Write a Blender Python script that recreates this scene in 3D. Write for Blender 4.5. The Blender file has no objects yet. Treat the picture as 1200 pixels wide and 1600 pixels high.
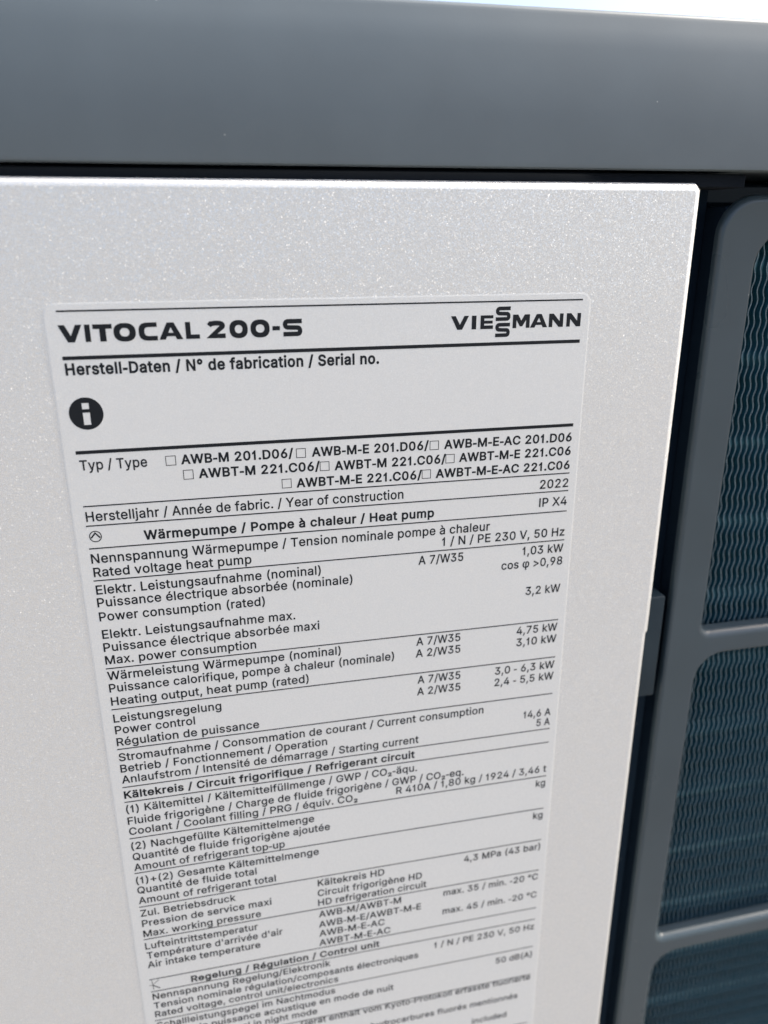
import bpy, bmesh, math, random
from mathutils import Vector, Matrix
from mathutils.geometry import tessellate_polygon, delaunay_2d_cdt

C = bpy.context.scene.collection
S = bpy.context.scene
random.seed(7)

# ------------------------------------------------------------------ camera
# world axes: X along the front panel, Y into the unit, Z up; panel face is y = 0,
# the top left end of the printing on the label is the origin (metres)
yaw, pitch, roll = 0.2131255, 0.3386071, -0.0047259
fwd = Vector((math.sin(yaw) * math.cos(pitch), math.cos(yaw) * math.cos(pitch), -math.sin(pitch)))
r0 = Vector((math.cos(yaw), -math.sin(yaw), 0)); u0 = r0.cross(fwd)
right = r0 * math.cos(roll) + u0 * math.sin(roll)
up = -r0 * math.sin(roll) + u0 * math.cos(roll)
cd = bpy.data.cameras.new('camera'); cam = bpy.data.objects.new('camera', cd); C.objects.link(cam)
cam.matrix_world = Matrix(((right.x, up.x, -fwd.x, 0.0262972), (right.y, up.y, -fwd.y, -0.1503928),
                           (right.z, up.z, -fwd.z, 0.0121225), (0, 0, 0, 1)))
cd.sensor_fit = 'VERTICAL'; cd.sensor_height = 7.6; cd.lens = 7.6 * 1221.71 / 1600
cd.clip_start = 0.005; cd.clip_end = 6000
cd.dof.use_dof = True; cd.dof.focus_distance = 0.159; cd.dof.aperture_fstop = 2.6
S.camera = cam

# ------------------------------------------------------------------ sky, sun, exposure
SUN_EL, SUN_AZ = math.radians(46), math.radians(92.5)      # azimuth from +Y (behind the panel) towards +X
W = bpy.data.worlds.new('World'); S.world = W; W.use_nodes = True
wn = W.node_tree.nodes; bg = wn['Background']
sky = wn.new('ShaderNodeTexSky'); sky.sky_type = 'NISHITA'; sky.sun_disc = False
sky.sun_elevation = SUN_EL; sky.sun_rotation = SUN_AZ
sky.air_density = 0.9; sky.dust_density = 4.5; sky.ozone_density = 1.0
W.node_tree.links.new(sky.outputs[0], bg.inputs[0]); bg.inputs[1].default_value = 0.15
sd = bpy.data.lights.new('sun', 'SUN'); sd.energy = 3.0; sd.angle = math.radians(0.5); sd.color = (1, 0.93, 0.82)
sun = bpy.data.objects.new('sun', sd); C.objects.link(sun)
sdir = Vector((math.sin(SUN_AZ) * math.cos(SUN_EL), math.cos(SUN_AZ) * math.cos(SUN_EL), math.sin(SUN_EL)))
sun.rotation_euler = (-sdir).to_track_quat('-Z', 'Y').to_euler()
S.view_settings.view_transform = 'Standard'; S.view_settings.look = 'None'
S.view_settings.gamma = 1; S.view_settings.use_curve_mapping = False
S.view_settings.exposure = 1.25

# ------------------------------------------------------------------ materials
def mat(name, col, rough=0.5, spec=0.5, metal=0.0):
    m = bpy.data.materials.new(name); m.use_nodes = True
    b = m.node_tree.nodes['Principled BSDF']
    b.inputs['Base Color'].default_value = (*col, 1); b.inputs['Roughness'].default_value = rough
    b.inputs['Specular IOR Level'].default_value = spec; b.inputs['Metallic'].default_value = metal
    return m, m.node_tree, b

def node(t, typ, **kw):
    n = t.nodes.new(typ)
    for k, v in kw.items(): setattr(n, k, v)
    return n

def math_node(t, op, a, b=None):
    n = node(t, 'ShaderNodeMath', operation=op)
    for i, v in enumerate((a, b)):
        if v is None: continue
        if isinstance(v, (int, float)): n.inputs[i].default_value = v
        else: t.links.new(v, n.inputs[i])
    return n.outputs[0]

def flake_paint(name, col, cell, tilt, amount, rough_base, flake_col, flake_rough, flash):
    """metallic paint: a satin base with tiny tilted mica flakes, one flake to a Voronoi cell"""
    m, t, b = mat(name, col, rough_base, 0.5)
    co = node(t, 'ShaderNodeTexCoord').outputs['Object']
    vo = node(t, 'ShaderNodeTexVoronoi'); vo.inputs['Scale'].default_value = 1 / cell
    t.links.new(co, vo.inputs['Vector'])
    sub = node(t, 'ShaderNodeVectorMath', operation='SUBTRACT'); sub.inputs[1].default_value = (0.5, 0.5, 0.5)
    t.links.new(vo.outputs['Color'], sub.inputs[0])
    sc = node(t, 'ShaderNodeVectorMath', operation='SCALE'); sc.inputs['Scale'].default_value = tilt
    t.links.new(sub.outputs[0], sc.inputs[0])
    geo = node(t, 'ShaderNodeNewGeometry')
    add = node(t, 'ShaderNodeVectorMath', operation='ADD')
    t.links.new(geo.outputs['Normal'], add.inputs[0]); t.links.new(sc.outputs[0], add.inputs[1])
    nrm = node(t, 'ShaderNodeVectorMath', operation='NORMALIZE'); t.links.new(add.outputs[0], nrm.inputs[0])
    gl = node(t, 'ShaderNodeBsdfGlossy'); gl.inputs['Color'].default_value = (*flake_col, 1)
    gl.inputs['Roughness'].default_value = flake_rough
    t.links.new(nrm.outputs[0], gl.inputs['Normal'])
    # only some cells hold a flake that shows
    wh = node(t, 'ShaderNodeTexWhiteNoise', noise_dimensions='3D'); t.links.new(vo.outputs['Color'], wh.inputs['Vector'])
    pick = math_node(t, 'GREATER_THAN', wh.outputs['Value'], 0.35)
    var = math_node(t, 'MULTIPLY', pick, math_node(t, 'MULTIPLY', wh.outputs['Value'], amount))
    mx = node(t, 'ShaderNodeMixShader'); t.links.new(var, mx.inputs[0])
    t.links.new(b.outputs[0], mx.inputs[1]); t.links.new(gl.outputs[0], mx.inputs[2])
    # a few flakes lie steeper and flash in the sun
    s2 = node(t, 'ShaderNodeVectorMath', operation='SCALE'); s2.inputs['Scale'].default_value = 1.5
    v2 = node(t, 'ShaderNodeTexVoronoi'); v2.inputs['Scale'].default_value = 1.45 / cell; t.links.new(co, v2.inputs['Vector'])
    sub2 = node(t, 'ShaderNodeVectorMath', operation='SUBTRACT'); sub2.inputs[1].default_value = (0.5, 0.5, 0.5)
    t.links.new(v2.outputs['Color'], sub2.inputs[0]); t.links.new(sub2.outputs[0], s2.inputs[0])
    a2 = node(t, 'ShaderNodeVectorMath', operation='ADD'); t.links.new(geo.outputs['Normal'], a2.inputs[0]); t.links.new(s2.outputs[0], a2.inputs[1])
    n2 = node(t, 'ShaderNodeVectorMath', operation='NORMALIZE'); t.links.new(a2.outputs[0], n2.inputs[0])
    g2 = node(t, 'ShaderNodeBsdfGlossy'); g2.inputs['Color'].default_value = (0.9, 0.9, 0.9, 1); g2.inputs['Roughness'].default_value = 0.42
    t.links.new(n2.outputs[0], g2.inputs['Normal'])
    p2 = math_node(t, 'MULTIPLY', math_node(t, 'LESS_THAN', wh.outputs['Value'], 0.6), flash)
    m2 = node(t, 'ShaderNodeMixShader'); t.links.new(p2, m2.inputs[0])
    t.links.new(mx.outputs[0], m2.inputs[1]); t.links.new(g2.outputs[0], m2.inputs[2])
    t.links.new(m2.outputs[0], t.nodes['Material Output'].inputs[0])
    return m

def plastic(name, col, rough, bump=0.02, cell=0.0004, spec=0.5, mottle=0.06):
    """moulded plastic / powder coat: fine orange peel and slight mottling of the colour"""
    m, t, b = mat(name, col, rough, spec)
    co = node(t, 'ShaderNodeTexCoord').outputs['Object']
    n1 = node(t, 'ShaderNodeTexNoise'); n1.inputs['Scale'].default_value = 1 / cell; n1.inputs['Detail'].default_value = 2
    t.links.new(co, n1.inputs['Vector'])
    bp = node(t, 'ShaderNodeBump'); bp.inputs['Strength'].default_value = bump; bp.inputs['Distance'].default_value = cell
    t.links.new(n1.outputs[0], bp.inputs['Height']); t.links.new(bp.outputs[0], b.inputs['Normal'])
    n2 = node(t, 'ShaderNodeTexNoise'); n2.inputs['Scale'].default_value = 55; n2.inputs['Detail'].default_value = 6
    t.links.new(co, n2.inputs['Vector'])
    mr = node(t, 'ShaderNodeMapRange'); mr.inputs['From Min'].default_value = 0.3; mr.inputs['From Max'].default_value = 0.7
    mr.inputs['To Min'].default_value = 1 - mottle; mr.inputs['To Max'].default_value = 1 + mottle
    t.links.new(n2.outputs[0], mr.inputs[0])
    mul = node(t, 'ShaderNodeVectorMath', operation='SCALE'); mul.inputs[0].default_value = col
    t.links.new(mr.outputs[0], mul.inputs['Scale']); t.links.new(mul.outputs[0], b.inputs['Base Color'])
    rr = node(t, 'ShaderNodeMapRange'); n3 = node(t, 'ShaderNodeTexNoise'); n3.inputs['Scale'].default_value = 24; n3.inputs['Detail'].default_value = 4
    t.links.new(co, n3.inputs['Vector']); t.links.new(n3.outputs[0], rr.inputs[0])
    rr.inputs['From Min'].default_value = 0.3; rr.inputs['From Max'].default_value = 0.7
    rr.inputs['To Min'].default_value = rough - 0.06; rr.inputs['To Max'].default_value = rough + 0.08
    t.links.new(rr.outputs[0], b.inputs['Roughness'])
    # grains of dust: tiny pale specks, few of them
    vo = node(t, 'ShaderNodeTexVoronoi'); vo.inputs['Scale'].default_value = 320
    t.links.new(co, vo.inputs['Vector'])
    sp = node(t, 'ShaderNodeSeparateColor'); t.links.new(vo.outputs['Color'], sp.inputs[0])
    rare = math_node(t, 'GREATER_THAN', sp.outputs[0], 0.9)
    near = math_node(t, 'LESS_THAN', vo.outputs['Distance'], 0.05)
    f = math_node(t, 'MULTIPLY', math_node(t, 'MULTIPLY', rare, near), 0.6)
    mix = node(t, 'ShaderNodeMix', data_type='RGBA'); t.links.new(f, mix.inputs[0])
    t.links.new(mul.outputs[0], mix.inputs[6]); mix.inputs[7].default_value = (0.45, 0.45, 0.43, 1)
    t.links.new(mix.outputs[2], b.inputs['Base Color'])
    return m

M_PANEL = flake_paint('pearl_white_paint', (0.588, 0.590, 0.570), 0.00022, 0.24, 0.42, 0.40, (0.87, 0.87, 0.86), 0.28, 0.028)
M_LABEL = flake_paint('label_film', (0.635, 0.638, 0.615), 0.00022, 0.24, 0.22, 0.42, (0.86, 0.86, 0.85), 0.3, 0.008)
M_INK = mat('black_print', (0.008, 0.010, 0.013), 0.6, 0.2)[0]
M_LID = plastic('anthracite_paint', (0.104, 0.129, 0.143), 0.48)
M_GRILLE = plastic('grille_plastic', (0.045, 0.064, 0.076), 0.28, spec=0.4)
M_SCUFF = mat('scuffed_paint', (0.092, 0.120, 0.144), 0.6, 0.4)[0]
M_CLIP = plastic('clip_plastic', (0.016, 0.027, 0.036), 0.45, spec=0.15)
M_SEAL = plastic('seal_rubber', (0.004, 0.007, 0.012), 0.8, spec=0.15)
M_CASE = plastic('black_casing', (0.008, 0.016, 0.028), 0.7, spec=0.05)
M_FIN = mat('blue_coated_fin', (0.020, 0.092, 0.128), 0.34, 0.6)[0]
M_EDGE = mat('cut_fin_edge', (0.24, 0.32, 0.365), 0.4, 0.5, 0.3)[0]
M_TUBE = mat('coated_tube', (0.055, 0.16, 0.19), 0.45, 0.5)[0]
M_GROUND = plastic('grey_gravel', (0.185, 0.170, 0.145), 0.9, 0.4, 0.02)

# ------------------------------------------------------------------ mesh helpers
def link(name, me, material, parent=None, smooth=False):
    o = bpy.data.objects.new(name, me); C.objects.link(o)
    for m in (material if isinstance(material, (list, tuple)) else [material]): me.materials.append(m)
    if smooth:
        me.polygons.foreach_set('use_smooth', [True] * len(me.polygons))
        me.set_sharp_from_angle(angle=math.radians(40))
    if parent: o.parent = parent
    return o

def from_bm(name, bm, material, parent=None, smooth=True):
    bmesh.ops.recalc_face_normals(bm, faces=bm.faces)
    me = bpy.data.meshes.new(name); bm.to_mesh(me); bm.free()
    return link(name, me, material, parent, smooth)

def add_box(bm, a, b, bev=0.0, seg=3):
    vs = bmesh.ops.create_cube(bm, size=1.0)['verts']
    for v in vs: v.co = Vector([(a[i] + b[i]) / 2 + v.co[i] * (b[i] - a[i]) for i in range(3)])
    if bev:
        es = list({e for v in vs for e in v.link_edges})
        bmesh.ops.bevel(bm, geom=es, offset=bev, segments=seg, profile=0.5, affect='EDGES')

def box(name, a, b, material, parent, bev=0.0005):
    bm = bmesh.new(); add_box(bm, a, b, bev); return from_bm(name, bm, material, parent)

def rounded(x0, z0, x1, z1, rs, n=8):
    """outline of a rectangle, corner radii in the order bottom left, bottom right, top right, top left"""
    out = []
    for (cx, cz, a0), r in zip(((x0, z0, 180), (x1, z0, 270), (x1, z1, 0), (x0, z1, 90)), rs):
        ox = cx + (r if cx == x0 else -r); oz = cz + (r if cz == z0 else -r)
        for k in range(n + 1):
            a = math.radians(a0 + 90 * k / n); out.append((ox + r * math.cos(a), oz + r * math.sin(a)))
    return out

def inward(pts):
    """mitre normals of an anticlockwise outline, pointing inwards"""
    out = []
    for i in range(len(pts)):
        p = Vector(pts[i]); e1 = (p - Vector(pts[i - 1])).normalized(); e2 = (Vector(pts[(i + 1) % len(pts)]) - p).normalized()
        n1, n2 = Vector((-e1.y, e1.x)), Vector((-e2.y, e2.x)); m = (n1 + n2).normalized(); m /= max(0.5, m.dot(n1)); out.append((m.x, m.y))
    return out

def skirt(bm, pts, gy, sign, small, more, depth, steps=6):
    """rounded edge round an outline (sign -1) or an opening (+1) of a plate whose face is y = gy;
    edges that face up get the larger radius"""
    nrm = inward(pts); rad = [small + more * max(0.0, min(1.0, nz * sign)) for _, nz in nrm]; rings = []
    for k in range(steps + 1):
        a = math.radians(90 * k / steps); l, d = -sign * (1 - math.sin(a)), 1 - math.cos(a)
        rings.append([bm.verts.new((x + nx * l * r, gy + d * r, z + nz * l * r)) for (x, z), (nx, nz), r in zip(pts, nrm, rad)])
    rings.append([bm.verts.new((x, gy + depth, z)) for x, z in pts])
    n = len(pts)
    for A, B in zip(rings, rings[1:]):
        for i in range(n): bm.faces.new((A[i], A[(i + 1) % n], B[(i + 1) % n], B[i]))
    return rings[0], rings[-1]

def cap_rings(bm, groups):
    """flat front and back of a plate with openings"""
    for group in groups:
        flat = [v for ring in group for v in ring]
        for tri in tessellate_polygon([[Vector((v.co.x, v.co.z, 0)) for v in ring] for ring in group]):
            try: bm.faces.new([flat[i] for i in tri])
            except ValueError: pass

def flatten_faces(o):
    """keep the plane faces of a plate flat shaded next to its rounded edges"""
    o.data.polygons.foreach_set('use_smooth', [abs(p.normal.y) < 0.9995 for p in o.data.polygons])
    return o

# ------------------------------------------------------------------ the heat pump
PX0, PX1, GZ = -0.34, 0.1240, -0.80
pump = bpy.data.objects.new('heat_pump', None); C.objects.link(pump)
pump.location = (0.1, 0.15, GZ); pump.empty_display_size = 0.1
pump['label'] = 'heat pump with pearl white panel, dark grey lid, finned grille and printed rating plate'
pump['category'] = 'heat pump'
bpy.context.view_layer.update()
INV = pump.matrix_world.inverted()
def own(o):
    if o.parent is pump: o.matrix_parent_inverse = INV
    return o

# front panel: folded sheet with rounded top and right edges
TOP = 0.0219
outline = [(PX0, -0.745), (PX1 - 0.0004, -0.745), (PX1 - 0.0004, -0.0784), (PX1, -0.0778), (PX1, TOP - 0.0012), (PX1 - 0.0012, TOP), (PX0, TOP)]
bm = bmesh.new(); f, k = skirt(bm, outline, 0.0, -1, 0.0015, 0.0, 0.016); cap_rings(bm, ([f], [k]))
own(flatten_faces(from_bm('front_panel', bm, M_PANEL, pump)))

# lid: closed profile swept along the unit
prof = [(0.008, 0.0246), (0.0012, 0.0241), (0.0005, 0.0244), (0.0003, 0.0251), (0.0006, 0.0400), (0.0008, 0.0445), (0.0012, 0.0478), (0.0017, 0.0497)]
for k in range(1, 9):
    a = math.radians(12 + 72 * k / 8); prof.append((0.0028 - 0.0011 * math.cos(a), 0.0498 + 0.0012 * math.sin(a)))
prof += [(0.06, 0.0540), (0.36, 0.0570), (0.362, 0.0246)]
bm = bmesh.new()
LX = (PX0 - 0.006, 0.576)
rows = [[bm.verts.new((x, y, z)) for y, z in prof] for x in LX]
n = len(prof)
for i in range(n): bm.faces.new((rows[0][i], rows[0][(i + 1) % n], rows[1][(i + 1) % n], rows[1][i]))
bm.faces.new(rows[0]); bm.faces.new(rows[1])
own(from_bm('lid', bm, M_LID, pump))

scr = [(37.5, 40.6), (39.5, 40.2), (41.2, 39.5), (43.4, 38.0), (45.6, 36.0), (47.5, 34.0)]
def on_lid(z): return 0.0003 + 0.0006 * (z / 1000 - 0.0251) / 0.0232 - 0.00002
vs, fs = [], []
for i, (x, z) in enumerate(scr):
    h = 0.07 * math.sin(math.pi * (i + 0.3) / (len(scr) - 0.4))
    vs += [(x / 1000, on_lid(z), (z - h) / 1000), (x / 1000, on_lid(z), (z + h) / 1000)]
    if i: fs.append((2 * i - 2, 2 * i, 2 * i + 1, 2 * i - 1))
me = bpy.data.meshes.new('scratch'); me.from_pydata(vs, [], fs); me.update()
own(link('scratch', me, M_SCUFF, pump))

own(box('seal_strip', (PX0 + 0.004, 0.0035, 0.0213), (0.1358, 0.0130, 0.0238), M_SEAL, pump, 0.0003))
own(box('casing', (PX0 + 0.002, 0.0310, -0.745), (0.566, 0.352, 0.0240), M_CASE, pump, 0.001))
own(box('side_post', (0.5462, 0.0080, -0.745), (0.566, 0.0305, 0.0205), M_GRILLE, pump, 0.001))
own(box('gap_backing', (0.1180, 0.0165, -0.745), (0.1362, 0.0305, 0.0235), M_CASE, pump, 0.0003))
own(box('clip', (0.1180, 0.0062, -0.1003), (0.1314, 0.0160, -0.0720), M_CLIP, pump, 0.0004))
for x in (-0.26, 0.46):
    own(box('foot', (x, 0.02, GZ), (x + 0.05, 0.35, -0.7455), M_CASE, pump, 0.003))

# grille: plastic frame with rounded openings, bars tilting a little
GY, GT = 0.0080, 0.0040
GX0, GX1, GTOP, GBOT = 0.1346, 0.5455, 0.0203, -0.745
OX0, OX1 = 0.1442, 0.5350
def flat_outline(lo, hi, slo, shi, r):
    """opening between z = lo and hi at its left end, the two bars rising with slopes slo and shi"""
    pts = rounded(OX0, lo, OX1, hi, r)
    out = []
    for x, z in pts:
        t = (z - lo) / (hi - lo); s = slo + (shi - slo) * t
        out.append((x, z + s * min(x - OX0, 0.11)))
    return out
holes, slopes = [], [0.0, 0.018, 0.072, 0.10, 0.10, 0.10, 0.10, 0.0]
top = 0.0128
for k in range(7):
    lo = -0.0848 - 0.1037 * k
    if k == 6: lo = -0.728
    hi = top if k == 0 else (-0.0848 - 0.1037 * (k - 1) - 0.0066)
    holes.append(flat_outline(lo, hi, slopes[k + 1], slopes[k], (0.0032, 0.0032, 0.0075, 0.0075)))
outer = rounded(GX0, GBOT, GX1, GTOP, (0.004, 0.004, 0.0085, 0.0085))
bm = bmesh.new()
front, back = [], []
for pts, sign, small, more, depth in [(outer, -1, 0.0010, 0.0006, 0.0020)] + [(h, 1, 0.0007, 0.0014, GT) for h in holes]:
    a, c = skirt(bm, pts, GY, sign, small, more, depth); front.append(a); back.append(c)
cap_rings(bm, (front, back))
own(flatten_faces(from_bm('grille', bm, M_GRILLE, pump)))

own(box('grille_housing', (0.1364, 0.0098, -0.745), (0.1438, 0.0300, 0.0180), M_CASE, pump, 0.0004))

# heat exchanger behind the grille: corrugated fins on horizontal tubes
CY = 0.0124
coil = own(box('heat_exchanger', (0.1442, 0.0285, -0.742), (0.5455, 0.0303, 0.0195), M_CASE, pump, 0))
def fin_mesh(seed):
    rnd = random.Random(seed)
    P, TH, D = 0.0050, 0.00012, 0.0155
    wave = [0.20, 0.25, 0.21, 0.03, -0.17, -0.25, -0.20, 0.0]        # mm, one corrugation
    step = P / len(wave); n = int(0.752 / step)
    vs, fs, mi = [], [], []
    for i in range(n + 1):
        z = 0.0185 - i * step
        w = wave[i % len(wave)] * 0.001 + rnd.uniform(-1, 1) * 0.00002
        for dx, y in ((-TH / 2, D), (-TH / 2, 0.00005), (TH / 2, 0.00005), (TH / 2, D)):
            vs.append((w + dx, y, z))
    for i in range(n):
        a, b = 4 * i, 4 * i + 4
        for k in range(3):
            fs.append((a + k, b + k, b + k + 1, a + k + 1)); mi.append(1 if k == 1 else 0)
    me = bpy.data.meshes.new('fin'); me.from_pydata(vs, [], fs); me.update()
    me.materials.append(M_FIN); me.materials.append(M_EDGE)
    me.polygons.foreach_set('material_index', mi)
    return me
fins = [fin_mesh(k) for k in range(3)]
for i in range(256):
    o = bpy.data.objects.new('fin', fins[i % 3]); C.objects.link(o)
    o.parent = coil; o.matrix_parent_inverse = Matrix()
    o.location = Vector((0.1446 + i * 0.00156 + random.uniform(-1, 1) * 0.00004, CY, 0)) - coil.matrix_world.translation
bm = bmesh.new()
rings = []
for x in (0.1440, 0.5452):
    rings.append([bm.verts.new((x, 0.0042 * math.cos(math.radians(30 * k)), 0.0042 * math.sin(math.radians(30 * k)))) for k in range(12)])
for k in range(12): bm.faces.new((rings[0][k], rings[0][(k + 1) % 12], rings[1][(k + 1) % 12], rings[1][k]))
bmesh.ops.recalc_face_normals(bm, faces=bm.faces)
tube_me = bpy.data.meshes.new('tube'); bm.to_mesh(tube_me); bm.free(); tube_me.materials.append(M_TUBE)
tube_me.polygons.foreach_set('use_smooth', [True] * len(tube_me.polygons))
for k in range(36):
    z = 0.0056 - 0.0208 * k
    if z < -0.735: break
    o = bpy.data.objects.new('tube', tube_me); C.objects.link(o); o.parent = coil
    o.location = (0, CY + 0.0012 + 0.0042, z)

# ------------------------------------------------------------------ the rating plate
LT = 0.00004                                                # thickness of the film
bm = bmesh.new()
lab = rounded(-0.0023, -0.2120, 0.1018, 0.0014, (0.0022,) * 4)
ins = rounded(-0.0023 + 0.00028, -0.2120 + 0.00028, 0.1018 - 0.00028, 0.0014 - 0.00028, (0.0020,) * 4)
f0 = [bm.verts.new((x, -LT, z)) for x, z in ins]; f1 = [bm.verts.new((x, -0.00002, z)) for x, z in lab]; f2 = [bm.verts.new((x, 0.0001, z)) for x, z in lab]
bm.faces.new(f0)
for A, B in ((f0, f1), (f1, f2)):
    for i in range(len(lab)): bm.faces.new((A[i], A[(i + 1) % len(lab)], B[(i + 1) % len(lab)], B[i]))
plate = own(from_bm('rating_plate', bm, M_LABEL, pump, False))
INKY = -LT - 0.000012
def ink(name, polys, label=None):
    """flat print: polys is a list of [outer, hole, hole ...] in millimetres, or ready (vertices, faces)"""
    if isinstance(polys, tuple): v2, fs = polys
    else:
        v2, fs = [], []
        for rings in polys:
            loops = [r if (area(r) < 0) == (i == 0) else r[::-1] for i, r in enumerate(rings)]
            v, f = fill(loops); n = len(v2); v2 += [tuple(p) for p in v]; fs += [tuple(n + i for i in t) for t in f]
    me = bpy.data.meshes.new(name); me.from_pydata([(x / 1000, INKY, z / 1000) for x, z in v2], [], fs); me.validate(); me.update()
    o = link(name, me, M_INK, plate)
    if label: o['label'] = label
    return o
def rect(x0, z0, x1, z1): return [(x0, z0), (x1, z0), (x1, z1), (x0, z1)]

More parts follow.
